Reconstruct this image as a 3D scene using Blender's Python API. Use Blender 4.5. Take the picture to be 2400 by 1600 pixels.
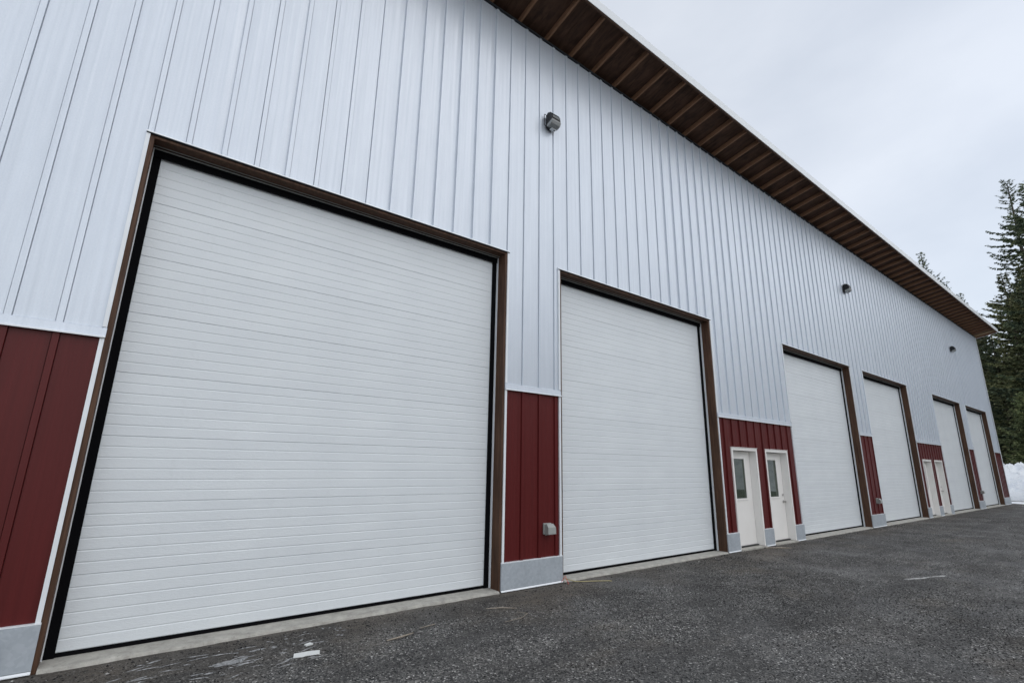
import bpy, math, random
import numpy as np
from mathutils import Vector, Matrix
random.seed(7)
rng = np.random.default_rng(11)
S = bpy.context.scene
for o in list(bpy.data.objects): bpy.data.objects.remove(o)

# ------------------------------------------------------------------ camera
cam = bpy.data.cameras.new('camera'); co = bpy.data.objects.new('camera', cam)
S.collection.objects.link(co); S.camera = co
CAM = Vector((0, -5.6, 1.6183))
Fv = Vector((0.58691355, 0.77248095, 0.2424988))
Rt = Vector((0.79361331, -0.60819475, 0.01664526))
Up = Vector((-0.16034465, -0.18268095, 0.9700089))
co.matrix_world = Matrix(((Rt.x, Up.x, -Fv.x, CAM.x), (Rt.y, Up.y, -Fv.y, CAM.y), (Rt.z, Up.z, -Fv.z, CAM.z), (0, 0, 0, 1)))
cam.sensor_width = 36; cam.lens = 17.244; cam.clip_start = 0.05; cam.clip_end = 3000

# ------------------------------------------------------------------ sky and sun (overcast)
W = bpy.data.worlds.new('World'); S.world = W; W.use_nodes = True
nt = W.node_tree; nt.nodes.clear(); L = nt.links.new
def N(t, **k):
    n = nt.nodes.new(t)
    for a, b in k.items(): setattr(n, a, b)
    return n
sky = N('ShaderNodeTexSky', sky_type='NISHITA', sun_disc=False, sun_elevation=math.radians(42), sun_rotation=math.radians(157))
b1 = N('ShaderNodeBackground'); b1.inputs[1].default_value = 0.05
L(sky.outputs[0], b1.inputs[0])
tc = N('ShaderNodeTexCoord'); mp = N('ShaderNodeMapping'); mp.inputs['Scale'].default_value = (1, 1, 2.0)
n1 = N('ShaderNodeTexNoise'); n1.inputs['Scale'].default_value = 2.6; n1.inputs['Detail'].default_value = 5; n1.inputs['Roughness'].default_value = .5; n1.inputs['Distortion'].default_value = .15
cr = N('ShaderNodeValToRGB')
cr.color_ramp.elements[0].position = .34; cr.color_ramp.elements[0].color = (.62, .65, .69, 1)
cr.color_ramp.elements[1].position = .66; cr.color_ramp.elements[1].color = (.755, .778, .808, 1)
b2 = N('ShaderNodeBackground'); b2.inputs[1].default_value = .95
ad = N('ShaderNodeAddShader'); wo = N('ShaderNodeOutputWorld')
L(tc.outputs['Generated'], mp.inputs[0]); L(mp.outputs[0], n1.inputs['Vector']); L(n1.outputs[0], cr.inputs[0]); L(cr.outputs[0], b2.inputs[0])
L(b1.outputs[0], ad.inputs[0]); L(b2.outputs[0], ad.inputs[1]); L(ad.outputs[0], wo.inputs[0])
sl = bpy.data.lights.new('sun', 'SUN'); sl.energy = 1.5; sl.angle = math.radians(120); sl.color = (1, .985, .96)
so = bpy.data.objects.new('sun', sl); S.collection.objects.link(so)
sd = Vector((.30, -.72, .62)).normalized()      # towards the sun
so.rotation_euler = sd.to_track_quat('Z', 'Y').to_euler()
S.view_settings.view_transform = 'Standard'; S.view_settings.look = 'None'
S.view_settings.exposure = 0.0; S.view_settings.gamma = 1; S.view_settings.use_curve_mapping = False
S.render.engine = 'CYCLES'

# ------------------------------------------------------------------ materials
class MatB:
    def __init__(s, name, rough=.5, metal=0, spec=.5):
        s.m = bpy.data.materials.new(name); s.m.use_nodes = True
        s.t = s.m.node_tree; s.b = s.t.nodes['Principled BSDF']
        s.b.inputs['Roughness'].default_value = rough; s.b.inputs['Metallic'].default_value = metal
        s.b.inputs['Specular IOR Level'].default_value = spec
        s.tc = s.n('ShaderNodeTexCoord'); s.h = None
    def n(s, t, **k):
        x = s.t.nodes.new(t)
        for a, b in k.items(): setattr(x, a, b)
        return x
    def l(s, a, b): s.t.links.new(a, b)
    def noise(s, scale, detail=3, sc=(1, 1, 1), rough=.5, dist=0, coord='Object'):
        mp = s.n('ShaderNodeMapping'); mp.inputs['Scale'].default_value = sc
        x = s.n('ShaderNodeTexNoise'); x.inputs['Scale'].default_value = scale; x.inputs['Detail'].default_value = detail
        x.inputs['Roughness'].default_value = rough; x.inputs['Distortion'].default_value = dist
        s.l(s.tc.outputs[coord], mp.inputs[0]); s.l(mp.outputs[0], x.inputs['Vector']); return x.outputs['Fac']
    def vor(s, scale, out='Color', sc=(1, 1, 1), feature='F1'):
        mp = s.n('ShaderNodeMapping'); mp.inputs['Scale'].default_value = sc
        x = s.n('ShaderNodeTexVoronoi', feature=feature); x.inputs['Scale'].default_value = scale
        s.l(s.tc.outputs['Object'], mp.inputs[0]); s.l(mp.outputs[0], x.inputs['Vector']); return x.outputs[out]
    def ramp(s, fac, stops, interp='LINEAR'):
        r = s.n('ShaderNodeValToRGB'); e = r.color_ramp; e.interpolation = interp
        while len(e.elements) < len(stops): e.elements.new(.5)
        for q, (p, c) in zip(e.elements, stops):
            q.position = p; q.color = (c, c, c, 1) if not hasattr(c, '__len__') else (*c, 1)
        s.l(fac, r.inputs[0]); return r.outputs[0]
    def mix(s, f, a, b, mode='MIX'):
        x = s.n('ShaderNodeMix', data_type='RGBA', blend_type=mode)
        for v, i in ((f, 0), (a, 6), (b, 7)):
            if hasattr(v, 'links') or hasattr(v, 'is_linked'): s.l(v, x.inputs[i])
            elif hasattr(v, '__len__'): x.inputs[i].default_value = (*v, 1)
            else: x.inputs[i].default_value = v
        return x.outputs[2]
    def math(s, op, a, b=0):
        x = s.n('ShaderNodeMath', operation=op)
        for v, i in ((a, 0), (b, 1)):
            if hasattr(v, 'is_linked'): s.l(v, x.inputs[i])
            else: x.inputs[i].default_value = v
        return x.outputs[0]
    def col(s, v):
        if hasattr(v, 'is_linked'): s.l(v, s.b.inputs['Base Color'])
        else: s.b.inputs['Base Color'].default_value = (*v, 1)
        return s
    def rough(s, v): s.l(v, s.b.inputs['Roughness']); return s
    def bump(s, h, dist=.01, st=1.0):
        x = s.n('ShaderNodeBump'); x.inputs['Strength'].default_value = st; x.inputs['Distance'].default_value = dist
        s.l(h, x.inputs['Height'])
        if s.h is not None: s.l(s.h, x.inputs['Normal'])
        s.h = x.outputs[0]; s.l(s.h, s.b.inputs['Normal']); return s

M = {}
# pale blue-grey coated steel siding: faint vertical streaks and oil-canning
q = MatB('pale_siding', .38, .28, .5)
st = q.noise(1.0, 4, (26, 1, .55), .6)
big = q.noise(.9, 2, (1, 1, .35))
info = q.n('ShaderNodeObjectInfo').outputs['Random']
c = q.ramp(st, [(.3, (.57, .615, .675)), (.7, (.63, .675, .735))])
c = q.mix(q.ramp(big, [(.4, 0), (.65, .12)]), c, (.56, .60, .66))
c = q.mix(q.math('MULTIPLY', info, .10), c, (.54, .59, .67))
sp = q.noise(75, 4, (1, 1, .8), .8)
c = q.mix(.22, c, sp, 'OVERLAY')
cl = q.ramp(q.noise(5, 5, (1, 1, .5), .7, .5), [(.35, 0), (.7, .22)])
c = q.mix(cl, c, (.50, .55, .62))
q.col(c); q.rough(q.ramp(st, [(.3, .42), (.7, .30)]))
q.bump(q.noise(3.2, 2, (1.2, 1, .30)), .004, .5); q.bump(sp, .0004, .3)
M['siding'] = q.m
# white flashing
q = MatB('white_flashing', .35); q.col(q.ramp(q.noise(3, 3), [(.3, (.72, .75, .78)), (.7, (.80, .83, .85))])); M['trim'] = q.m
q = MatB('grey_white_fascia', .4); q.col((.62, .645, .66)); M['fascia'] = q.m
q = MatB('white_paint', .45); q.col(q.ramp(q.noise(2.5, 4), [(.3, (.76, .745, .715)), (.7, (.82, .80, .775))])); M['wpaint'] = q.m
q = MatB('white_door_leaf', .42); q.col(q.ramp(q.noise(2.0, 4), [(.3, (.76, .74, .71)), (.7, (.82, .80, .77))])); M['leaf'] = q.m
# barn-red siding
q = MatB('dark_red_siding', .42, 0, .22)
st = q.noise(1.0, 3, (22, 1, .6), .6)
c = q.ramp(st, [(.3, (.080, .010, .010)), (.7, (.098, .0125, .0125))])
q.col(c); q.bump(q.noise(3, 2, (1.2, 1, .4)), .004, .5); q.bump(q.noise(150, 2), .0005, .3)
M['red'] = q.m
# insulated overhead door sections
q = MatB('embossed_door_steel', .42)
c = q.ramp(q.noise(1.3, 4, (1, 1, 1.6)), [(.3, (.655, .69, .715)), (.7, (.705, .74, .76))])
sm = q.ramp(q.noise(2.6, 6, (1, 1, .9), .7, 1.2), [(.62, 0), (.72, .16)])
c = q.mix(sm, c, (.52, .54, .55))
dirt = q.ramp(q.noise(14, 4, (1, 1, .6), .7), [(.66, 0), (.74, .25)])
c = q.mix(dirt, c, (.50, .50, .49))
inf = q.n('ShaderNodeObjectInfo').outputs['Random']
c = q.mix(q.math('MULTIPLY', inf, .16), c, (.58, .61, .63))
q.col(c); q.bump(q.noise(70, 4, (.30, 1, 1), .75), .0035, .8); q.bump(q.noise(1.6, 2), .01, .25)
M['door'] = q.m
q = MatB('black_rubber', .85, 0, .08); q.col((.003, .003, .004)); M['black'] = q.m
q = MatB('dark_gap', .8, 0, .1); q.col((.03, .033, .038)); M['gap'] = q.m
# galvanised kick plates
q = MatB('galvanised_plate', .5, .25)
v = q.n('ShaderNodeSeparateColor'); q.l(q.vor(38), v.inputs[0])
c = q.ramp(v.outputs[0], [(0, (.39, .43, .47)), (1, (.45, .49, .53))])
c = q.mix(q.ramp(q.noise(5, 4, (1, 1, .6), .6), [(.5, 0), (.75, .35)]), c, (.25, .28, .315))
q.col(c); q.rough(q.ramp(q.noise(7, 3), [(.3, .42), (.7, .62)])); q.bump(q.noise(3, 2), .01, .2); M['galv'] = q.m
# treated timber
def wood(name, a, b, sc=(10, 10, .6), rough=.65):
    q = MatB(name, rough, 0, .3)
    g = q.noise(3, 5, sc, .65, .6)
    c = q.ramp(g, [(.3, a), (.7, b)])
    k = q.ramp(q.vor(2.2, 'Distance', (1, 1, .6)), [(.02, 1), (.07, 0)])
    c = q.mix(q.math('MULTIPLY', k, .7), c, tuple(x * .45 for x in a))
    c = q.mix(q.ramp(q.noise(1.4, 3), [(.4, 0), (.7, .35)]), c, tuple(x * .7 for x in a))
    q.col(c); q.bump(g, .002, .5); return q.m
M['jamb'] = wood('treated_timber', (.040, .018, .010), (.120, .062, .036))
M['rafter'] = wood('stained_rafter', (.19, .098, .054), (.31, .17, .098), (10, .7, 10))
M['newwood'] = wood('pale_new_rafter', (.36, .24, .14), (.50, .36, .23), (10, .7, 10))
q = MatB('soffit_plywood', .75, 0, .2)
g = q.noise(2.2, 5, (5, 1, 1), .65, .8)
c = q.ramp(g, [(.3, (.040, .021, .014)), (.7, (.125, .068, .044))])
c = q.mix(q.ramp(q.noise(3.0, 5, (1, 1, 1), .7), [(.5, 0), (.72, .5)]), c, (.018, .012, .010))
c = q.mix(q.ramp(q.noise(7, 5, (1, 2, 1), .8), [(.66, 0), (.74, .45)]), c, (.24, .16, .12))
q.col(c); M['ply'] = q.m
q = MatB('dark_bronze', .4, .3); q.col((.012, .012, .014)); M['bronze'] = q.m
q = MatB('prismatic_lens', .25); q.col(q.ramp(q.noise(60, 2, (4, 1, 1)), [(.3, (.16, .17, .17)), (.7, (.42, .43, .42))])); M['lens'] = q.m
q = MatB('dark_lens', .08); q.col((.02, .025, .025)); M['dlens'] = q.m
q = MatB('putty_plastic', .5); q.col((.30, .315, .30)); M['putty'] = q.m
q = MatB('brushed_steel', .3, 1); q.col((.55, .54, .52)); M['steel'] = q.m
q = MatB('window_glass', .03, 0, 1.0); q.col((.030, .045, .028));  M['glass'] = q.m  # green of the reflected conifers is put into the base colour
q = MatB('white_roof_steel', .4); q.col((.75, .77, .78)); M['roof'] = q.m
# concrete
q = MatB('concrete', .85, 0, .3)
c = q.ramp(q.noise(9, 6, (1, 1, 1), .7), [(.3, (.27, .26, .235)), (.7, (.48, .465, .42))])
c = q.mix(q.ramp(q.noise(40, 4, (1, 1, 1), .8), [(.55, 0), (.7, .5)]), c, (.15, .14, .12))
q.col(c); q.bump(q.noise(60, 5, (1, 1, 1), .7), .004, .7); M['conc'] = q.m
# asphalt yard
q = MatB('gritty_asphalt', .8, 0, .35)
base = q.ramp(q.noise(.55, 6, (1, 1, 1), .62), [(.32, (.032, .031, .031)), (.47, (.060, .057, .055)), (.56, (.080, .075, .070)), (.70, (.125, .115, .100))])
fine = q.noise(34, 5, (1, 1, 1), .75)
base = q.mix(.75, base, q.ramp(fine, [(.25, .12), (.75, .9)]), 'OVERLAY')
sep = q.n('ShaderNodeSeparateColor'); q.l(q.vor(78), sep.inputs[0])
stones = q.ramp(sep.outputs[0], [(0, (.004, .004, .005)), (.22, (.024, .024, .024)), (.55, (.090, .088, .085)), (.88, (.155, .150, .142)), (.96, (.23, .225, .21)), (.985, (.50, .49, .47))])
patch = q.ramp(q.noise(1.1, 5, (1, 1, 1), .65, .5), [(.38, .55), (.54, 1.0)])
c = q.mix(patch, base, stones)
sx = q.n('ShaderNodeSeparateXYZ'); q.l(q.tc.outputs['Object'], sx.inputs[0])
wobble = q.math('ADD', sx.outputs[1], q.math('MULTIPLY', q.noise(1.3, 4), 1.6))
edge = q.n('ShaderNodeMapRange'); edge.inputs[1].default_value = -.2; edge.inputs[2].default_value = .75; q.l(wobble, edge.inputs[0])
mud = q.ramp(q.noise(16, 6, (.6, 1, 1), .75), [(.3, (.045, .037, .030)), (.6, (.105, .090, .074)), (.75, (.21, .19, .16))])
c = q.mix(q.math('MULTIPLY', edge.outputs[0], .75), c, mud)
tan = q.ramp(q.noise(.55, 6, (.6, 1, 1), .72), [(.55, 0), (.70, .5)])
c = q.mix(tan, c, (.135, .112, .085))
salt = q.ramp(q.noise(1.9, 7, (.6, 1.3, 1), .75, .8), [(.67, 0), (.78, .5)])
c = q.mix(salt, c, (.17, .165, .16))
mot = q.ramp(q.noise(2.2, 6, (.55, 1, 1), .7, .6), [(.34, .62), (.5, 1.12), (.66, 1.62)])
c = q.mix(.8, c, mot, 'MULTIPLY')
trk = q.ramp(q.noise(1.0, 5, (.10, 1.5, 1), .6, .25), [(.50, 0), (.60, .30)])
c = q.mix(trk, c, (.030, .029, .029))
q.col(c)
q.rough(q.ramp(q.noise(.8, 4), [(.35, .45), (.6, .85)]))
q.bump(q.vor(78, 'Distance'), .012, 1.0); q.bump(fine, .010, .7); q.bump(q.noise(5, 5), .03, .5)
M['asphalt'] = q.m
q = MatB('snow_cover', .8, 0, .3)
c = q.ramp(q.noise(1.6, 7, (1, 1, 1), .65), [(.3, (.62, .66, .72)), (.5, (.86, .88, .90))])
c = q.mix(q.ramp(q.noise(2.6, 7, (1, 1, .5), .75, .5), [(.58, 0), (.72, .6)]), c, (.34, .33, .32))
q.col(c); q.bump(q.noise(5, 6, (1, 1, 1), .7), .12, .6); M['snow'] = q.m
q = MatB('dirty_ice', .45); c = q.ramp(q.noise(24, 5, (1, 1, 1), .7), [(.35, (.07, .07, .07)), (.66, (.38, .385, .39))]); q.col(c); q.bump(q.noise(30, 4), .006, .6); M['ice'] = q.m
q = MatB('chalky_residue', .9, 0, .1); c = q.ramp(q.noise(40, 6, (1, 1, 1), .8), [(.40, (.07, .068, .065)), (.62, (.26, .25, .24))]); q.col(c); M['chalk'] = q.m
q = MatB('white_card', .7); q.col((.66, .67, .66)); M['card'] = q.m
q = MatB('splintered_wood', .8); q.col(q.ramp(q.noise(8, 4, (12, 1, 1)), [(.3, (.20, .17, .13)), (.7, (.34, .30, .25))])); M['stick'] = q.m
q = MatB('yellow_strap', .5); q.col((.42, .36, .18)); M['yellow'] = q.m
q = MatB('red_cord', .5); q.col((.55, .07, .05)); M['redcord'] = q.m
def isl(name, stops, rough=.9, spec=.15, dirn=None, transl=0):
    q = MatB(name, rough, 0, spec)
    g = q.n('ShaderNodeNewGeometry')
    c = q.ramp(g.outputs['Random Per Island'], stops)
    q.col(c); return q
q = isl('loose_stone', [(0, (.014, .014, .015)), (.35, (.040, .039, .039)), (.75, (.085, .082, .078)), (.95, (.15, .145, .135)), (.985, (.26, .25, .235)), (1, (.55, .54, .52))]); M['stone'] = q.m
def needles(name, a, b, cc):
    q = isl(name, [(0, a), (.55, b), (1, cc)], .75, .25)
    big = q.ramp(q.noise(.35, 3), [(.4, (.85, .85, .85)), (.65, (1.7, 1.65, 1.5))])
    src = q.b.inputs['Base Color'].links[0].from_socket
    q.col(q.mix(1.0, src, big, 'MULTIPLY')); return q.m
M['ndl_dark'] = needles('dark_needles', (.022, .034, .022), (.050, .070, .040), (.115, .130, .070))
M['ndl_olive'] = needles('olive_needles', (.038, .048, .024), (.090, .104, .050), (.190, .185, .100))
M['ndl_young'] = needles('bright_young_needles', (.045, .062, .024), (.095, .120, .052), (.18, .19, .09))
q = MatB('bark', .9, 0, .1); q.col(q.ramp(q.noise(4, 5, (3, 3, .5), .7), [(.3, (.035, .028, .022)), (.7, (.10, .085, .07))])); M['bark'] = q.m

# ------------------------------------------------------------------ helpers
C = S.collection
def mk(name, verts, faces, mat, parent=None, smooth=False, mats=None, fm=None):
    me = bpy.data.meshes.new(name); me.from_pydata([tuple(v) for v in verts], [], [tuple(f) for f in faces])
    for m_ in (mats or [mat]): me.materials.append(m_)
    if fm is not None: me.polygons.foreach_set('material_index', fm)
    if smooth: me.polygons.foreach_set('use_smooth', [True] * len(me.polygons))
    me.update()
    o = bpy.data.objects.new(name, me); C.objects.link(o)
    if parent: o.parent = parent
    return o
def link(name, me, parent=None, loc=(0, 0, 0)):
    o = bpy.data.objects.new(name, me); C.objects.link(o); o.location = loc
    if parent: o.parent = parent
    return o
def empty(name, loc=(0, 0, 0)):
    o = bpy.data.objects.new(name, None); C.objects.link(o); o.location = loc; o.empty_display_size = .2; return o
def tag(o, label=None, cat=None, group=None, kind=None):
    if label: o['label'] = label
    if cat: o['category'] = cat
    if group: o['group'] = group
    if kind: o['kind'] = kind
    return o
class MB:
    def __init__(s): s.v = []; s.f = []
    def box(s, x0, x1, y0, y1, z0, z1):
        n = len(s.v)
        s.v += [(x, y, z) for x in (x0, x1) for y in (y0, y1) for z in (z0, z1)]
        s.f += [tuple(n + i for i in t) for t in ((0, 1, 3, 2), (4, 6, 7, 5), (0, 4, 5, 1), (2, 3, 7, 6), (0, 2, 6, 4), (1, 5, 7, 3))]
        return s
    def bev(s, x0, x1, y0, y1, z0, z1, b=.004):
        # box with chamfered edges
        n = len(s.v)
        c = [((x0 + x1) / 2, (y0 + y1) / 2, (z0 + z1) / 2), ((x1 - x0) / 2, (y1 - y0) / 2, (z1 - z0) / 2)]
        idx = {}
        for sx in (-1, 1):
            for sy in (-1, 1):
                for sz in (-1, 1):
                    for ax in range(3):
                        h = [c[1][k] - (0 if k == ax else b) for k in range(3)]
                        idx[(sx, sy, sz, ax)] = len(s.v)
                        s.v.append((c[0][0] + sx * h[0], c[0][1] + sy * h[1], c[0][2] + sz * h[2]))
        for ax in range(3):
            o = [k for k in range(3) if k != ax]
            for sg in (-1, 1):
                q = []
                for a, b_ in ((-1, -1), (1, -1), (1, 1), (-1, 1)):
                    k = [0, 0, 0]; k[ax] = sg; k[o[0]] = a; k[o[1]] = b_
                    q.append(idx[(*k, ax)])
                s.f.append(tuple(q))
        for ax in range(3):
            o = [k for k in range(3) if k != ax]
            for a in (-1, 1):
                for b_ in (-1, 1):
                    q = []
                    for sg, w in ((-1, o[0]), (1, o[0]), (1, o[1]), (-1, o[1])):
                        k = [0, 0, 0]; k[ax] = sg; k[o[0]] = a; k[o[1]] = b_
                        q.append(idx[(*k, w)])
                    s.f.append(tuple(q))
        for sx in (-1, 1):
            for sy in (-1, 1):
                for sz in (-1, 1): s.f.append(tuple(idx[(sx, sy, sz, k)] for k in range(3)))
        return s
    def prism_x(s, prof, x0, x1):
        # closed polygon in (y, z) extruded along x
        n = len(s.v); k = len(prof)
        s.v += [(x0, y, z) for y, z in prof] + [(x1, y, z) for y, z in prof]
        s.f += [(n + i, n + (i + 1) % k, n + k + (i + 1) % k, n + k + i) for i in range(k)]
        s.f += [tuple(n + i for i in reversed(range(k))), tuple(n + k + i for i in range(k))]
        return s
    def prism_z(s, prof, z0, z1):
        n = len(s.v); k = len(prof)
        s.v += [(x, y, z0) for x, y in prof] + [(x, y, z1) for x, y in prof]
        s.f += [(n + i, n + (i + 1) % k, n + k + (i + 1) % k, n + k + i) for i in range(k)]
        s.f += [tuple(n + i for i in reversed(range(k))), tuple(n + k + i for i in range(k))]
        return s
    def tube(s, pts, r, seg=6):
        n = len(s.v); P = [Vector(p) for p in pts]
        for i, p in enumerate(P):
            d = (P[min(i + 1, len(P) - 1)] - P[max(i - 1, 0)]).normalized()
            a = d.cross(Vector((0, 0, 1)) if abs(d.z) < .9 else Vector((1, 0, 0))).normalized(); b = d.cross(a)
            rr = r[i] if hasattr(r, '__len__') else r
            for k in range(seg):
                t = 2 * math.pi * k / seg; s.v.append(tuple(p + a * math.cos(t) * rr + b * math.sin(t) * rr))
        for i in range(len(P) - 1):
            for k in range(seg):
                s.f.append((n + i * seg + k, n + i * seg + (k + 1) % seg, n + (i + 1) * seg + (k + 1) % seg, n + (i + 1) * seg + k))
        s.f.append(tuple(n + k for k in range(seg))); s.f.append(tuple(n + (len(P) - 1) * seg + k for k in reversed(range(seg))))
        return s
    def obj(s, name, mat, parent=None, smooth=False): return mk(name, s.v, s.f, mat, parent, smooth)

# ------------------------------------------------------------------ setting: ground
NX, NY = 150, 90
def gz(x, y):
    return 0.0
ground = MB(); ground.v = [(-400, -400, -.004), (600, -400, -.004), (600, 400, -.004), (-400, 400, -.004)]; ground.f = [(0, 1, 2, 3)]
tag(ground.obj('snowy_ground', M['snow']), 'snow covered ground beyond the asphalt yard', kind='structure')
# asphalt yard: ragged far edge
pts = []
for i in range(60):
    t = i / 59; x = -30 + 68.6 * t; pts.append((x, -26 + 1.2 * math.sin(x * .5) + random.uniform(-.3, .3)))
for i in range(40):
    y = -25 + 26.5 * i / 39; pts.append((38.7 + .25 * math.sin(y * 1.7) + random.uniform(-.1, .1) + (.0 if y > -3 else -.02 * (y + 3)), y))
pts += [(37.0, 1.6), (37.0, 3), (-30, 3)]
me_v = [(x, y, 0) for x, y in pts]
tag(mk('asphalt_yard', me_v, [tuple(range(len(me_v)))], M['asphalt']), 'dark gritty asphalt yard in front of the building', kind='structure')

# ------------------------------------------------------------------ building
XL, XR = -4.63, 37.87
B = tag(empty('metal_building', (16.6, 0, 0)), 'long metal clad shop building with six overhead doors and red wainscot', 'building')
OX = 16.6
def bpart(mb, name, mat, parent=None, smooth=False):
    if parent is None or parent is B:
        o = mb.obj(name, mat, B, smooth); o.matrix_parent_inverse = Matrix.Translation((-OX, 0, 0)); return o
    return mb.obj(name, mat, parent, smooth)
DOORS = [(-.32, 4.13), (5.205, 9.652), (13.029, 17.475), (18.562, 23.02), (26.35, 30.81), (31.88, 36.30)]
ZT, ZB0, ZB1, ZW = 4.755, 2.656, 2.735, 9.165
EDR = [(10.078, 11.147), (11.522, 12.614), (23.40, 24.47), (24.90, 25.975)]
PIT, PH = .3194, -.031

def piers():
    xs = [XL] + [e for d in DOORS for e in d] + [XR]
    return [(xs[i], xs[i + 1]) for i in range(0, len(xs), 2)]
PIERS = piers()
# core (dark backing behind the sheets)
k = MB()
for a, b in PIERS: k.box(a + .012, b - .012, .016, .15, .02, ZT + .03) if not any(a < e[0] < b for e in EDR) else None
for (a, b) in PIERS:
    es = [e for e in EDR if a < e[0] < b]
    if es:
        xs = [a + .012] + [v for e in es for v in (e[0] + .02, e[1] - .02)] + [b - .012]
        for i in range(0, len(xs), 2): k.box(xs[i], xs[i + 1], .016, .15, .02, 2.03)
        k.box(a + .012, b - .012, .016, .15, 2.03, ZT + .03)
k.box(XL + .012, XR - .012, .016, .15, ZT + .031, ZW)
bpart(k, 'wall_framing', M['gap'])
k = MB(); k.box(XL + .01, XR - .01, .30, .34, .03, 9.0); bpart(k, 'inner_lining', M['gap'])

PROF = [(.0015, .009), (.0032, .009), (.0040, 0), (.0065, -.018), (.0515, -.018), (.0545, 0), (.0550, .011), (.0575, .011), (.0580, 0), (.125, 0), (.140, -.0012), (.150, -.0012), (.165, 0),
        (.212, 0), (.227, -.0012), (.237, -.0012), (.252, 0), (PIT - .0003, 0)]
def prof_y(t):
    for (a, ya), (b, yb) in zip(PROF, PROF[1:]):
        if a <= t <= b: return ya + (yb - ya) * (t - a) / max(b - a, 1e-9)
    return .01
def sheet(name, mat, xa, xb, x_left, zlow, zhigh, parent_off):
    # one ribbed sheet between xa and xb; zlow(x) may step at breaks
    br = {xa, xb}
    for t, _ in PROF: br.add(x_left + t)
    for d in BR: br.add(d - 1e-4); br.add(d + 1e-4)
    xs = sorted(x for x in br if xa - 1e-9 <= x <= xb + 1e-9)
    v, f = [], []
    for x0, x1 in zip(xs, xs[1:]):
        if x1 - x0 < 3e-4: continue
        zl = zlow((x0 + x1) / 2)
        if zl is None: continue
        y0, y1 = prof_y(x0 - x_left), prof_y(x1 - x_left)
        n = len(v); v += [(x0, y0, zl), (x1, y1, zl), (x1, y1, zhigh), (x0, y0, zhigh)]; f.append((n, n + 1, n + 2, n + 3))
        # return hem at the cut foot, gives the sheet a visible edge thickness
        n = len(v); v += [(x0, y0, zl), (x1, y1, zl), (x1, y1 + .0035, zl), (x0, y0 + .0035, zl)]; f.append((n, n + 1, n + 2, n + 3))
    if not f: return
    o = mk(name, v, f, mat, B); o.matrix_parent_inverse = Matrix.Translation((-OX, 0, 0)); return o
BR = [e for d in DOORS for e in d] + [e + s for e_ in EDR for e, s in ((e_[0], 0), (e_[1], 0))]
def zlow_up(x):
    for a, b in DOORS:
        if a - .0 < x < b: return ZT + .022
    return ZB1 - .012
n0 = math.floor((XL - PH) / PIT)
n = n0
while PH + n * PIT < XR - .02:
    xl = PH + n * PIT
    sheet('siding_sheet', M['siding'], max(xl, XL), min(xl + PIT, XR), xl, zlow_up, ZW + random.uniform(-.004, .004), None)
    n += 1
def zlow_red(x):
    for a, b in EDR:
        if a < x < b: return 2.03
    return .345
for a, b in PIERS:
    n = math.floor((a - PH) / PIT)
    while PH + n * PIT < b - .004:
        xl = PH + n * PIT; xa, xb = max(xl, a + .004), min(xl + PIT, b - .004)
        if xb - xa > .012: sheet('wainscot_sheet', M['red'], xa, xb, xl, zlow_red, ZB0 - .004, None)
        n += 1
# transition flashing above the red
for a, b in PIERS:
    k = MB(); k.prism_x([(.012, 2.745), (-.004, 2.745), (-.026, 2.735), (-.031, 2.664), (-.020, 2.658), (.012, 2.655)], a - .003, b + .003)
    tf = bpart(k, 'transition_flashing', M['siding'])
    k = MB(); k.prism_x([(-.0312, 2.664), (-.046, 2.657), (-.046, 2.646), (-.020, 2.648), (-.020, 2.6575)], a - .003, b + .003); k.obj('drip_lip', M['trim'], tf)
    # kick plate, split round entry doors
    es = [e for e in EDR if a < e[0] < b]
    xs = [a - .012] + [v for e in es for v in (e[0] + .012, e[1] - .012)] + [b + .006]
    for i in range(0, len(xs), 2):
        k = MB(); k.prism_x([(.01, .352), (-.030, .352), (-.034, .345), (-.034, .034), (-.02, .02), (.01, .02)], xs[i], xs[i + 1]); p = bpart(k, 'kick_plate', M['galv'])
        k = MB(); k.prism_x([(-.0342, .030), (-.045, .016), (-.045, .010), (-.03, .010)], xs[i], xs[i + 1]); k.box(xs[i], xs[i + 1], -.036, .004, .3525, .362)
        lip = k.obj('plate_lip', M['trim'], p)
# eave closure strip along the top of the siding and white corner trim
k = MB()
x = XL
k.box(XL, XR + .02, -.028, .012, ZW - .012, ZW + .028)
bpart(k, 'eave_closure', M['gap'])
k = MB(); k.box(XR - .09, XR + .03, -.032, -.026, .36, ZW - .015); k.box(XR + .024, XR + .03, -.026, .12, .36, ZW - .015); bpart(k, 'corner_trim', M['trim'])
k = MB(); k.box(XL - .03, XL + .09, -.032, -.026, .36, ZW - .015); bpart(k, 'corner_trim', M['trim'])

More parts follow.
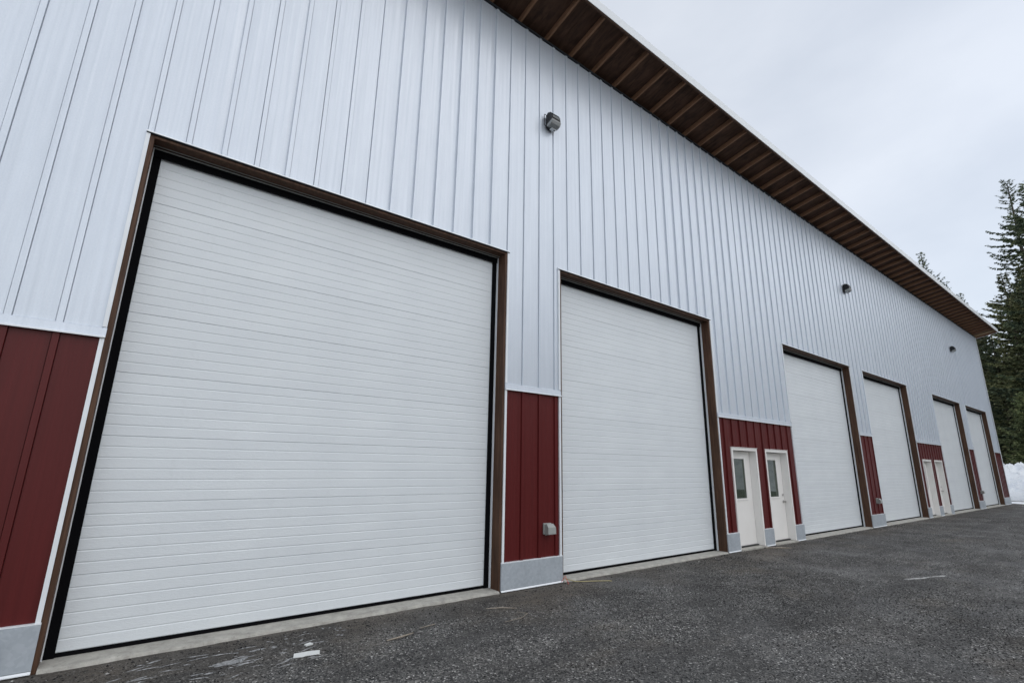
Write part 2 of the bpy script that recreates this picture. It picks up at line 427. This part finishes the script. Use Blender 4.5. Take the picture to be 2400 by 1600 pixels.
# overhead doors
SEC = .583; NS = 8; DW0 = .11
def section_mesh(w):
    prof = []
    g = SEC / 6
    prof.append((.006, 0.0)); prof.append((0, .007))
    for i in range(1, 6):
        z = i * g
        prof += [(0, z - .006), (.0036, z - .001), (.0036, z + .001), (.0, z + .010)]
    prof += [(0, SEC - .006), (.004, SEC - .001), (.011, SEC - .0008)]
    # back face
    v, f = [], []
    nseg = 1
    for xx in (0, w):
        v += [(xx, y, z) for y, z in prof]
    kk = len(prof)
    f = [(i, kk + i, kk + i + 1, i + 1) for i in range(kk - 1)]
    n = len(v); v += [(0, .045, 0), (w, .045, 0), (w, .045, SEC - .003), (0, .045, SEC - .003)]
    f.append((n + 1, n, n + 3, n + 2)); f.append((0, n, n + 1, kk)); f.append((kk - 1, kk + kk - 1, n + 2, n + 3))
    f.append(tuple([n] + list(range(kk)) + [n + 3])); f.append(tuple([n + 1] + list(range(kk, 2 * kk)) + [n + 2]))
    me = bpy.data.meshes.new('door_section'); me.from_pydata(v, [], f); me.materials.append(M['door']); me.update(); return me
sec_me = section_mesh(4.26)
for di, (a, b) in enumerate(DOORS):
    mid = (a + b) / 2
    # timber jambs and header
    for sx, x0 in ((1, a), (-1, b)):
        k = MB(); x1 = x0 + sx * .038; k.bev(min(x0, x1), max(x0, x1), -.012, .165, -.02, ZT, .003); bpart(k, 'jamb', M['jamb'])
        # white edge flashing on the siding and the red, galvanised angle, rubber seal
        x2 = x0 - sx * .033
        k = MB(); k.box(min(x0, x2), max(x0, x2), -.026, .004, ZB1 + .012, ZT + (.02 if True else 0)); bpart(k, 'opening_trim', M['trim'])
        k = MB(); k.box(min(x0, x2), max(x0, x2), -.026, .004, .363, ZB0 - .012); bpart(k, 'opening_trim', M['trim'])
        x3 = x1 + sx * .008; k = MB(); k.box(min(x1 - sx * .0, x3) , max(x1, x3), .166, .225, .03, ZT - .045); bpart(k, 'track_angle', M['trim'])
        x4 = x1 + sx * .079; x5 = x1 + sx * .0085; k = MB(); k.box(min(x5, x4), max(x5, x4), .202, .216, .03, ZT - .06); bpart(k, 'side_seal', M['black'])
    k = MB(); k.bev(a + .039, b - .039, -.011, .165, ZT - .038, ZT - .001, .003); bpart(k, 'header_board', M['jamb'])
    k = MB(); k.box(a + .04, b - .04, .120, .128, ZT - .044, ZT - .039); k.box(a + .04, b - .04, .1664, .170, ZT - .055, ZT - .04); bpart(k, 'header_angle', M['putty'])
    k = MB(); k.box(a + .05, b - .05, .178, .200, ZT - .128, ZT - .0395); bpart(k, 'top_seal', M['black'])
    k = MB(); k.prism_x([(.004, ZT + .030), (-.020, ZT + .026), (-.038, ZT + .006), (-.038, ZT + .001), (-.012, ZT + .003), (.004, ZT + .003)], a - .036, b + .034); bpart(k, 'head_flashing', M['trim'])
    k = MB(); k.box(a - .030, b + .030, -.034, -.0125, ZT - .008, ZT + .0005); bpart(k, 'head_flashing_shadow_lip', M['gap']).name = 'head_shadow_strip'  # dark strip that paints the shadow line under the head flashing
    # door leaf
    k = MB(); k.box(a + .10, b - .10, .222, .272, .028, .060)
    dr = bpart(k, 'overhead_door', M['black'])
    w = 4.26
    for s in range(NS):
        o = link('door_section', sec_me, dr, (mid - w / 2, .222, .061 + s * SEC))
# entry doors
kinds = [0, 1, 0, 1]
for ei, ((a, b), kd) in enumerate(zip(EDR, kinds)):
    zt = 2.044
    fr = MB()
    fr.box(a, a + .052, -.024, .19, .03, zt); fr.box(b - .052, b, -.024, .19, .03, zt); fr.box(a + .0525, b - .0525, -.023, .19, zt - .055, zt - .001)
    fr.box(a - .012, b + .012, -.036, .004, zt + .001, zt + .010)
    frame = bpart(fr, 'entry_frame', M['wpaint'])
    la, lb = a + .056, b - .056; gz0, gz1 = .985, 1.82; cx = (la + lb) / 2; ga, gb = cx - .225, cx + .225
    lf = MB()
    y0, y1 = .140, .180
    lf.box(la, ga, y0, y1, .055, zt - .062); lf.box(gb, lb, y0, y1, .055, zt - .062)
    lf.box(ga, gb, y0, y1, .055, gz0); lf.box(ga, gb, y0, y1, gz1, zt - .062)
    leaf = bpart(lf, 'entry_door', M['leaf'])
    g = MB()
    t = .028
    g.bev(ga - t, ga + .006, y0 - .014, y0 - .0005, gz0 - t, gz1 + t, .003); g.bev(gb - .006, gb + t, y0 - .014, y0 - .0005, gz0 - t, gz1 + t, .003)
    g.bev(ga + .0065, gb - .0065, y0 - .0138, y0 - .0005, gz0 - t, gz0 + .006, .003); g.bev(ga + .0065, gb - .0065, y0 - .0138, y0 - .0005, gz1 - .006, gz1 + t, .003)
    g.obj('window_frame', M['wpaint'], leaf)
    MB().box(ga + .001, gb - .001, y0 + .006, y0 + .012, gz0 + .001, gz1 - .001).obj('window_pane', M['glass'], leaf)
    th = MB().box(la - .01, lb + .01, .10, .23, .028, .052).obj('threshold', M['bronze'], frame)
    if kd == 1:
        m_ = MB(); kx = lb - .07
        m_.tube([(kx, y0, .875), (kx, y0 - .012, .875)], .033, 14); m_.tube([(kx, y0 - .012, .875), (kx, y0 - .035, .875), (kx, y0 - .045, .875), (kx, y0 - .066, .875)], [.012, .014, .028, .020], 14)
        m_.obj('door_knob', M['steel'], leaf, True)
        m_ = MB(); m_.tube([(kx, y0, 1.025), (kx, y0 - .016, 1.025)], .027, 14); m_.obj('deadbolt', M['steel'], leaf, True)
    # concrete stoop
    k = MB(); k.box(a + .0125, b - .0125, -.06, .29, -.01, .026); bpart(k, 'door_sill', M['conc'])
# concrete sills of the overhead doors: slightly uneven front edge
for a, b in DOORS:
    n = 46; v = []; f = []
    for i in range(n + 1):
        x = a + .0385 + (b - a - .077) * i / n; y = -.028 + random.uniform(-.006, .010) - .006 * math.sin(i * .7)
        v += [(x, y - .012, -.01), (x, y, .018 + random.uniform(-.003, .002)), (x, y + .02, .027), (x, .30, .0275)]
    for i in range(n):
        for j in range(3): f.append((i * 4 + j, i * 4 + 4 + j, i * 4 + 5 + j, i * 4 + 1 + j))
    o = mk('door_sill', v, f, M['conc'], B); o.matrix_parent_inverse = Matrix.Translation((-OX, 0, 0))

# roof: rafters, plywood between them, fascia, roof steel
SL = .203; ZR = 9.193; OH = .90
def zr(y): return ZR - SL * y
RP, R0 = .6185, 3.67
nn = int((XL - R0) / RP) - 0
rx = []
n = nn
while R0 + n * RP < XR + .1: rx.append(R0 + n * RP); n += 1
XRR = XR + .46
RW, RD = .040, .105
def rafter_mesh(nm, mat, w=RW, d=RD):
    me = bpy.data.meshes.new(nm)
    k = MB(); k.prism_x([(-OH, zr(-OH)), (.30, zr(.30)), (.30, zr(.30) + d), (-OH, zr(-OH) + d)], 0, w)
    me.from_pydata(k.v, [], k.f); me.materials.append(mat); me.update(); return me
rme = rafter_mesh('rafter', M['rafter'])
for i, x in enumerate(rx):
    if i == len(rx) - 1: continue
    o = link('rafter', rme, B, (x - OX, 0, 0))
    o.rotation_euler = (0, 0, random.uniform(-.006, .006))
pale = rafter_mesh('rafter', M['newwood'], .085)
o = link('rafter', pale, B, (XR - .10 - OX, 0, 0)); o['label'] = 'pale unstained rafter at the far corner'
o = link('rafter', rafter_mesh('rafter', M['rafter'], .04), B, (XRR - .05 - OX, 0, 0)); o['label'] = 'fly rafter at the end of the overhang'
# plywood sheets, 2.44 m each with narrow joints
x = rx[0] - .3
while x < XRR - .01:
    x1 = min(x + 2 * 1.237, XRR - .006)
    k = MB(); k.prism_x([(-OH + .001, zr(-OH) + RD + .002), (.30, zr(.30) + RD + .002), (.30, zr(.30) + RD + .016), (-OH + .001, zr(-OH) + RD + .016)], x + .002, x1 - .002)
    bpart(k, 'soffit_sheet', M['ply']); x = x1
k = MB(); k.prism_x([(-OH - .001, zr(-OH) - .020), (-OH - .001, zr(-OH) + RD + .02), (-OH - .036, zr(-OH) + RD + .02), (-OH - .036, zr(-OH) - .020)], rx[0] - .3, XRR); bpart(k, 'sub_fascia', M['jamb'])
# white fascia in lengths with lap joints
x = rx[0] - .3
while x < XRR:
    x1 = min(x + 3.05, XRR + .012)
    k = MB(); yo = -OH - .037
    zf = zr(-OH)
    k.prism_x([(yo, zf + .005), (yo - .012, zf + .000), (yo - .014, zf + .185), (yo - .002, zf + .196), (yo + .20, zf + .157), (yo + .20, zf + .145), (yo, zf + .178)], x, x1 + .0)
    bpart(k, 'fascia', M['fascia']); x = x1 + .003
k = MB(); k.prism_x([(-OH + .18, zr(-OH) + .130), (14, zr(14) + .13), (14, zr(14) + .16), (-OH + .18, zr(-OH) + .1435)], rx[0] - .3, XRR); bpart(k, 'roof', M['roof'])
k = MB(); k.prism_x([(-OH - .04, zr(-OH) - .012), (14, zr(14) - .01), (14, zr(14) + .165), (-OH - .04, zr(-OH) + .2)], XRR + .013, XRR + .03); bpart(k, 'rake_trim', M['trim'])
# far end wall and back wall
for xe, nm in ((XR, 'end_wall'), (XL, 'end_wall')):
    k = MB(); s = 1 if xe == XR else -1
    v = []; f = []
    y = .151; prev = None
    while y < 13.6:
        for t, hgt in ((0, 0), (.006, .02), (.04, .02), (.05, 0)):
            if y + t < 13.7: v += [(xe + s * hgt, y + t, .0), (xe + s * hgt, y + t, zr(y + t) + .05)]
        y += PIT
    m2 = len(v) // 2
    f = [(2 * i, 2 * i + 2, 2 * i + 3, 2 * i + 1) for i in range(m2 - 1)]
    o = mk(nm, v, f, M['siding'], B); o.matrix_parent_inverse = Matrix.Translation((-OX, 0, 0))
k = MB(); k.box(XL + .01, XR - .01, 13.6, 13.65, 0, zr(13.6)); bpart(k, 'back_wall', M['siding'])

# ------------------------------------------------------------------ wall lights
def wall_light(x, z, label):
    r = tag(empty('wall_light', (x, -.022, z)), label, 'wall light', 'wall lights high on the siding'); r.scale = (.68, .68, .68)
    k = MB()
    # wire guard / open back-plate loop standing to the left of the housing
    k.tube([(-.02, -.02, .16), (-.135, -.03, .17), (-.150, -.03, .15), (-.150, -.03, -.14), (-.135, -.03, -.165), (.0, -.03, -.175)], .009, 6); k.obj('loop_bracket', M['bronze'], r, True)
    MB().bev(-.075, .20, -.06, .0, -.20, .17, .01).obj('back_box', M['bronze'], r)
    k = MB(); k.prism_x([(-.06, -.13), (-.06, .17), (-.10, .195), (-.20, .155), (-.245, .06), (-.258, -.072), (-.22, -.085)], -.09, .205); k.obj('housing', M['bronze'], r)
    k = MB(); k.prism_x([(-.215, .125), (-.248, .055), (-.258, -.02), (-.266, -.02), (-.256, .058), (-.222, .132)], -.065, .18); k.obj('upper_window', M['dlens'], r)
    k = MB(); k.prism_x([(-.065, -.131), (-.221, -.087), (-.266, -.074), (-.270, -.100), (-.235, -.170), (-.16, -.200), (-.065, -.195)], -.092, .207); k.obj('lens', M['lens'], r)
    for j in range(9):
        xx = -.075 + j * .0325
    MB().bev(.02, .17, -.13, -.035, -.232, -.205, .006).obj('foot_plate', M['trim'], r)
    MB().tube([(.12, -.09, -.232), (.12, -.11, -.255)], .016, 8).obj('sensor', M['bronze'], r)
    return r
wall_light(4.95, 7.45, 'dark wall light above the pier beside the nearest big door')
wall_light(18.06, 7.47, 'dark wall light above the second pair of overhead doors, middle of three')
wall_light(31.25, 7.45, 'small dark wall light near the far end of the building')
# ------------------------------------------------------------------ vent hoods
def vent(x, z, label):
    r = tag(empty('vent_hood', (x, -.0, z)), label, 'vent hood', 'grey vent hoods on the red panels'); r.scale = (.84, .84, .84)
    MB().bev(-.085, .085, -.034, -.001, -.085, .09, .004).obj('flange', M['putty'], r)
    k = MB(); k.v = [(-.07, -.034, .075), (.07, -.034, .075), (.07, -.034, -.06), (-.07, -.034, -.06),
                     (-.07, -.095, .085), (.07, -.095, .085), (.085, -.145, .03), (-.085, -.145, .03), (.088, -.15, -.075), (-.088, -.15, -.075), (.07, -.05, -.10), (-.07, -.05, -.10)]
    k.f = [(0, 1, 5, 4), (4, 5, 6, 7), (7, 6, 8, 9), (0, 4, 7, 3), (1, 2, 6, 5), (3, 7, 9, 11), (2, 10, 8, 6)]
    k.obj('hood', M['putty'], r)
    MB().box(-.07, .07, -.135, -.05, -.070, -.064).obj('damper', M['bronze'], r)
vent(4.93, .737, 'grey vent hood on the red panel between the two nearest overhead doors')
vent(18.13, .737, 'grey vent hood on the red panel between the third and fourth overhead doors')
vent(31.60, .737, 'tiny grey vent hood on the red panel between the two farthest overhead doors')

# ------------------------------------------------------------------ debris in front of the doors
def flatpoly(name, mat, cx, cy, pts, h, label, cat, rot=0, group=None):
    c, s = math.cos(rot), math.sin(rot); k = MB()
    P = [(cx + px * c - py * s, cy + px * s + py * c) for px, py in pts]
    k.prism_z(P, .003, .003 + h); o = k.obj(name, mat); tag(o, label, cat, group); return o
flatpoly('card_scrap', M['card'], 1.50, -.76, [(-.10, -.055), (-.02, -.062), (0, -.045), (.11, -.05), (.12, .045), (.03, .055), (-.09, .04)], .004, 'white scrap of card lying on the asphalt before the nearest door', 'card', -.2)
flatpoly('foam_chip', M['card'], 1.58, -.55, [(-.03, -.02), (.035, -.022), (.03, .02), (-.028, .018)], .012, 'tiny white chip between the card scrap and the concrete sill', 'debris', .3)
def stick(pts, r, label, mat='stick', name='wood_splinter', cat='splinter'):
    k = MB(); k.tube([(x, y, z) for x, y, z in pts], r, 5); return tag(k.obj(name, M[mat]), label, cat)
stick([(3.55, -.52, .012), (3.72, -.60, .016), (3.86, -.70, .010)], [.004, .008, .003], 'pale straight wood splinter below the nearest brown door jamb')
stick([(3.78, -.80, .006), (3.84, -.92, .010), (3.70, -1.00, .008), (3.45, -1.02, .006)], [.002, .0035, .003, .002], 'thin bent twig on the asphalt below the straight splinter', name='twig', cat='twig')
stick([(2.20, -.86, .010), (2.36, -.84, .012), (2.50, -.80, .010)], [.006, .010, .004], 'short broken wood piece before the right half of the nearest door')
stick([(2.62, -.70, .008), (2.80, -.68, .010)], [.004, .005], 'thin pale splinter right of the short broken wood piece')
stick([(5.31, .03, .035), (5.33, -.06, .028), (5.37, -.12, .016), (5.45, -.16, .012), (5.60, -.22, .012), (5.82, -.34, .012), (5.86, -.37, .010)], .0055, 'yellow strap lying curled at the left foot of the second door', 'yellow', 'yellow_strap', 'strap')
stick([(5.17, -.05, .02), (5.20, -.07, .07), (5.215, -.08, .10), (5.22, -.10, .05), (5.22, -.14, .01), (5.19, -.16, .008)], .004, 'short red cord at the corner of the kick plate beside the yellow strap', 'redcord', 'red_cord', 'cord')
stick([(10.95, -.12, .012), (11.18, -.30, .018), (11.42, -.42, .010)], [.010, .016, .006], 'pale broken wood strip on the ground before the first entry door')

# thin ice and residue patches (irregular, slightly raised)
def patches(name, mat, spots, label):
    v, f = [], []
    for (cx, cy, rx_, ry_, rot) in spots:
        n = len(v); K = 13; c, s = math.cos(rot), math.sin(rot); v.append((cx, cy, .007))
        for i in range(K):
            t = 2 * math.pi * i / K; rr = random.uniform(.55, 1.15)
            px, py = rx_ * rr * math.cos(t), ry_ * rr * math.sin(t)
            v.append((cx + px * c - py * s, cy + px * s + py * c, .0015))
        f += [(n, n + 1 + i, n + 1 + (i + 1) % K) for i in range(K)]
    o = mk(name, v, f, mat); tag(o, label, kind='stuff'); return o
sp = [(.93, -.60, .16, .055, .25), (.70, -.72, .05, .018, .1), (1.18, -.42, .10, .018, .1), (.75, -.36, .09, .012, .1)]
for i in range(46): sp.append((random.uniform(.15, 1.7), random.uniform(-.95, -.22), random.uniform(.02, .12), random.uniform(.004, .014), random.uniform(-.25, .5)))
for i in range(20): sp.append((random.uniform(1.3, 2.1), random.uniform(-.45, -.15), random.uniform(.008, .03), random.uniform(.006, .02), random.uniform(-.4, .6)))
patches('ice_remnants', M['ice'], sp, 'thin streaks of dirty ice left on the asphalt before the nearest door')
q = MatB('pale_scrape', .9, 0, .1); q.col(q.ramp(q.noise(22, 6, (.5, 1, 1), .8), [(.36, (.10, .10, .10)), (.52, (.42, .42, .41))])); M['scrape'] = q.m
patches('pale_scrape', M['scrape'], [(10.05, -2.85, .30, .045, -.30), (10.62, -3.02, .20, .040, -.30), (10.35, -2.93, .12, .02, -.3)], 'long pale scrape mark on the asphalt at the right of the yard')
sp = [(9.4, -2.66, .14, .03, 0)]
for i in range(16): sp.append((random.uniform(6.5, 12), random.uniform(-1.4, -.5), random.uniform(.02, .10), random.uniform(.006, .02), random.uniform(-.5, .5)))
for i in range(14): sp.append((random.uniform(2, 7), random.uniform(-3.5, -.8), random.uniform(.02, .06), random.uniform(.01, .03), random.uniform(-3, 3)))
patches('chalky_marks', M['chalk'], sp, 'pale chalky scrape marks on the asphalt')

k = MB(); k.v = [(41.3, -30, .004), (42.1, -30, .004), (42.4, 14, .004), (41.6, 14, .004)]; k.f = [(0, 1, 2, 3)]
tag(k.obj('melt_ditch', M['asphalt']), 'dark wet strip between the snow edge and the snow bank', kind='structure')
# loose stones
def stones(n, xr, yr, smin, smax, power=2.2):
    base = np.array([(1, 0, 0), (-1, 0, 0), (0, 1, 0), (0, -1, 0), (0, 0, 1), (0, 0, -.4)], float)
    fc = np.array([(0, 2, 4), (2, 1, 4), (1, 3, 4), (3, 0, 4), (2, 0, 5), (1, 2, 5), (3, 1, 5), (0, 3, 5)])
    X = rng.uniform(*xr, n * 3); Y = rng.uniform(*yr, n * 3)
    # clumpy distribution
    dens = .5 + .5 * np.sin(X * 1.3 + 2 * np.sin(Y * .9)) * np.sin(Y * 1.7 + 1.5 * np.sin(X * .6))
    keep = rng.uniform(0, 1, n * 3) < (.2 + .8 * dens) ; X = X[keep][:n]; Y = Y[keep][:n]; n = len(X)
    s = smin + (smax - smin) * rng.uniform(0, 1, n) ** power
    j = base[None] * rng.uniform(.6, 1.25, (n, 6, 3)) * s[:, None, None]; j[:, :, 2] *= .6
    a = rng.uniform(0, 6.28, n); c_, s_ = np.cos(a)[:, None], np.sin(a)[:, None]
    x, y = j[:, :, 0] * c_ - j[:, :, 1] * s_, j[:, :, 0] * s_ + j[:, :, 1] * c_
    V = np.stack([x + X[:, None], y + Y[:, None], j[:, :, 2] + s[:, None] * .12], -1).reshape(-1, 3)
    Fc = (fc[None] + (np.arange(n) * 6)[:, None, None]).reshape(-1, 3)
    return V, Fc
def npmesh(name, V, Fc, mat):
    me = bpy.data.meshes.new(name); me.vertices.add(len(V)); me.vertices.foreach_set('co', V.astype(np.float32).ravel())
    k = Fc.shape[1]; me.loops.add(Fc.size); me.loops.foreach_set('vertex_index', Fc.astype(np.int32).ravel())
    me.polygons.add(len(Fc)); me.polygons.foreach_set('loop_start', np.arange(0, Fc.size, k, dtype=np.int32))
    me.materials.append(mat); me.update(calc_edges=True); me.validate(); return me
V1, F1 = stones(60000, (-1.5, 9.5), (-5.4, -.12), .0025, .0105, 1.8)
V2, F2 = stones(38000, (6, 26), (-9, -.12), .004, .013, 1.8)
V3, F3 = stones(1400, (-.5, 20), (-.35, -.05), .004, .018, 2.2)
V = np.vstack([V1, V2, V3]); Fc = np.vstack([F1, F2 + len(V1), F3 + len(V1) + len(V2)])
o = link('loose_gravel', npmesh('loose_gravel', V, Fc, M['stone'])); tag(o, 'small loose stones scattered on the asphalt', kind='stuff')

# ------------------------------------------------------------------ snow banks
def nz(x, y):
    return (math.sin(x * .9 + 1.3 * math.sin(y * .7)) * .5 + math.sin(y * 1.9 + x * 1.1) * .25 + math.sin(x * 3.1 - y * 2.3) * .12 + math.sin(x * 5.3 + y * 6.1) * .07)
def bank(name, x0, x1, y0, y1, H, label, nx=110, ny=90):
    v, f = [], []
    r2 = random.Random(3)
    ph = [(r2.uniform(2, 9), r2.uniform(2, 9), r2.uniform(0, 6), r2.uniform(.02, .10)) for _ in range(14)]
    for i in range(nx + 1):
        for j in range(ny + 1):
            s, t = i / nx, j / ny; x = x0 + (x1 - x0) * s; y = y0 + (y1 - y0) * t
            e = min(1, s / .22) * min(1, (1 - s) / .3) * min(1, t / .08) * min(1, (1 - t) / .08); e = max(0, e) ** .75
            z = H * e * (1 + .22 * nz(x, y)) + e * sum(a * math.sin(p * x + c_) * math.sin(q_ * y + c_ * 2) for p, q_, c_, a in ph)
            v.append((x, y, z - .02 + (0.0)))
    for i in range(nx):
        for j in range(ny): a = i * (ny + 1) + j; f.append((a, a + ny + 1, a + ny + 2, a + 1))
    return tag(mk(name, v, f, M['snow'], smooth=True), label, 'snow bank', kind=None)
bank('snow_bank', 42.3, 51, -3.2, 11, 2.0, 'tall ploughed snow bank beyond the far corner of the building')
bank('snow_bank', 40, 50, -24, -4.2, 1.9, 'low snow bank along the right side of the yard')

# ------------------------------------------------------------------ trees
def crown_mesh(name, seed, H, R, mat, dens=34, start=.06, sparse_top=True, gap=.12, dead=0, droop=.35, spray=.34):
    r = np.random.default_rng(seed); segs = []; cores = MB()
    z = H * start; Vs = []; Fs = []
    while z < H * .995:
        t = z / H; Lm = R * (1 - t) ** .78 + .25
        nb = int(r.integers(4, 7)) if t < .9 else 3
        off = r.uniform(0, 6.28)
        lobe = 1 + .22 * math.sin(t * 23 + seed)
        for b in range(nb):
            if r.uniform() < gap: continue
            az = off + 6.283 * b / nb + r.uniform(-.35, .35); Lb = Lm * lobe * r.uniform(.55, 1.22)
            el0 = (.45 * t + .02) * (1.2 if t > .8 else 1) + r.uniform(-.08, .12)
            K = 7; P = []; d = droop * (1 - t * .6) * r.uniform(.6, 1.4)
            for i in range(K):
                u = i / (K - 1); rr = Lb * u
                P.append(((rr * math.cos(az)), rr * math.sin(az), z + rr * math.tan(el0) - d * Lb * u * u * .75 + .16 * Lb * u ** 5))
            P = np.array(P); cores.tube([tuple(p) for p in P[::2]], [.035 * (1 - t) + .015, .02, .012, .005], 3)
            m = max(5, int(Lb * dens)); u = r.uniform(.12, 1, m) ** .75; ii = u * (K - 1); i0 = np.clip(ii.astype(int), 0, K - 2); fr = (ii - i0)[:, None]
            Q = P[i0] * (1 - fr) + P[i0 + 1] * fr
            side = r.choice([-1, 1], m); a2 = az + side * r.uniform(.25, 1.25, m)
            wl = spray * (.55 + .75 * (1 - u)) * r.uniform(.5, 1.3, m) * (1.0 if t < .85 else .7)
            dv = np.stack([np.cos(a2), np.sin(a2), r.uniform(-.75, .12, m) * (1 if t < .85 else .4)], -1); dv /= np.linalg.norm(dv, axis=1)[:, None]
            nv = np.cross(dv, r.normal(size=(m, 3))); nv /= np.linalg.norm(nv, axis=1)[:, None] + 1e-9
            w = (wl * r.uniform(.16, .34, m))[:, None]
            A = Q + r.normal(size=(m, 3)) * .03; E = A + dv * wl[:, None]; Mi = A + dv * wl[:, None] * .45
            Vs.append(np.stack([A, Mi + nv * w, E, Mi - nv * w], 1).reshape(-1, 3))
        z += r.uniform(.30, .52) * (H / 27) ** .5 * (1 if t < .9 else .6)
    V = np.vstack(Vs); nq = len(V) // 4; Fq = np.arange(nq * 4).reshape(-1, 4)
    cv = np.array(cores.v); tris = []
    for fa in cores.f: tris += [(fa[0], fa[i], fa[i + 1]) for i in range(1, len(fa) - 1)]
    Ft = np.array(tris) + len(V)
    V = np.vstack([V, cv])
    Fq3 = np.vstack([Fq[:, [0, 1, 2]], Fq[:, [0, 2, 3]]])
    F = np.vstack([Fq3, Ft])
    return npmesh(name, V, F, mat)
def trunk_mesh(name, H, r0):
    k = MB(); P = [(.06 * math.sin(i * 1.3), .06 * math.cos(i * 1.7), H * i / 9 * .99 - .05) for i in range(10)]
    k.tube(P, [r0 * (1 - i / 9.3) + .02 for i in range(10)], 9)
    me = bpy.data.meshes.new(name); me.from_pydata(k.v, [], k.f); me.materials.append(M['bark']); me.polygons.foreach_set('use_smooth', [True] * len(me.polygons)); me.update(); return me
KINDS = {
    'hero': (crown_mesh('crown', 3, 27.5, 4.6, M['ndl_dark'], 50, .05, gap=.15, spray=.27), trunk_mesh('trunk', 27.5, .38), 27.5),
    'dark': (crown_mesh('crown', 8, 24, 4.9, M['ndl_dark'], 40, .03, gap=.08, spray=.40), trunk_mesh('trunk', 24, .34), 24),
    'olive': (crown_mesh('crown', 15, 21, 4.6, M['ndl_olive'], 42, .03, gap=.05, droop=.55, spray=.40), trunk_mesh('trunk', 21, .30), 21),
    'young': (crown_mesh('crown', 21, 7, 2.4, M['ndl_young'], 60, .02, gap=.04, spray=.24), trunk_mesh('trunk', 7, .09), 7),
    'thin': (crown_mesh('crown', 33, 25, 3.4, M['ndl_dark'], 34, .15, gap=.12, spray=.32), trunk_mesh('trunk', 25, .28), 25),
}
def tree(kind, az, dist, label, group=None, s=1.0, name='conifer_tree', rot=None):
    a = math.radians(az); cm, tm, H = KINDS[kind]
    x, y = CAM.x + dist * math.cos(a), CAM.y + dist * math.sin(a)
    r = tag(empty(name, (x, y, 0)), label, 'tree', group); r.rotation_euler = (0, 0, random.uniform(0, 6.28) if rot is None else rot); r.scale = (s, s, s)
    link('crown', cm, r); link('trunk', tm, r); return r
G = 'conifers beyond the far end of the yard'
tree('hero', 4.35, 60, 'tallest dark conifer with ragged open top at the right edge of the picture', G, 1.0, rot=1.0)
tree('thin', 10.85, 72, 'thin conifer whose tip shows just above the roof edge', G, 1.075)
tree('thin', 9.6, 76, 'thin conifer tip showing above the roof, right of the first tip', G, .96)
tree('thin', 8.75, 77, 'small conifer tip barely clearing the roof near its far end', G, .90)
tree('olive', 5.9, 57, 'mossy olive conifer standing just left of the tallest tree', G, .86)
tree('olive', 4.9, 63, 'olive conifer in the gap behind the mossy tree and the tallest tree', G, .92)
tree('olive', 4.6, 54, 'mossy olive conifer in front of the tallest tree', G, .84)
tree('dark', 3.2, 52, 'broad dark conifer cut by the right edge of the picture', G, .98)
tree('dark', 7.4, 60, 'dark conifer just behind the far corner of the building', G, .60)
tree('dark', 5.4, 66, 'dark conifer behind the mossy olive trees', G, .78)
tree('dark', 2.0, 64, 'dark conifer behind the right edge of the yard', G, 1.0)
tree('young', 6.35, 49, 'bright young conifer beside the far corner of the building', G, 1.0, 'young_conifer')
tree('young', 5.3, 50.5, 'tall bright young conifer above the snow bank', G, 1.12, 'young_conifer')
tree('young', 4.0, 52.5, 'bright young conifer behind the right end of the snow bank', G, .95, 'young_conifer')
tree('olive', 8.8, 64, 'mossy olive conifer hidden mostly behind the building', G, .85)
G2 = 'conifers along the right side of the yard'
rr = random.Random(5)
for i in range(26):
    az = .2 - i * 2.6 + rr.uniform(-.8, .8); d = rr.uniform(50, 72)
    if az < -20: d = rr.uniform(42, 60)
    tree(rr.choice(['dark', 'olive', 'dark', 'hero']), az, d, 'dense conifer in the row along the right side of the yard', G2, rr.uniform(.75, 1.0))
G3 = 'conifers behind the building'
for i in range(13):
    tree(rr.choice(['dark', 'olive']), 8.6 - i * .62 + rr.uniform(-.2, .2), rr.uniform(70, 82), 'dark conifer in the back row of the forest', G3, rr.uniform(.62, .80))
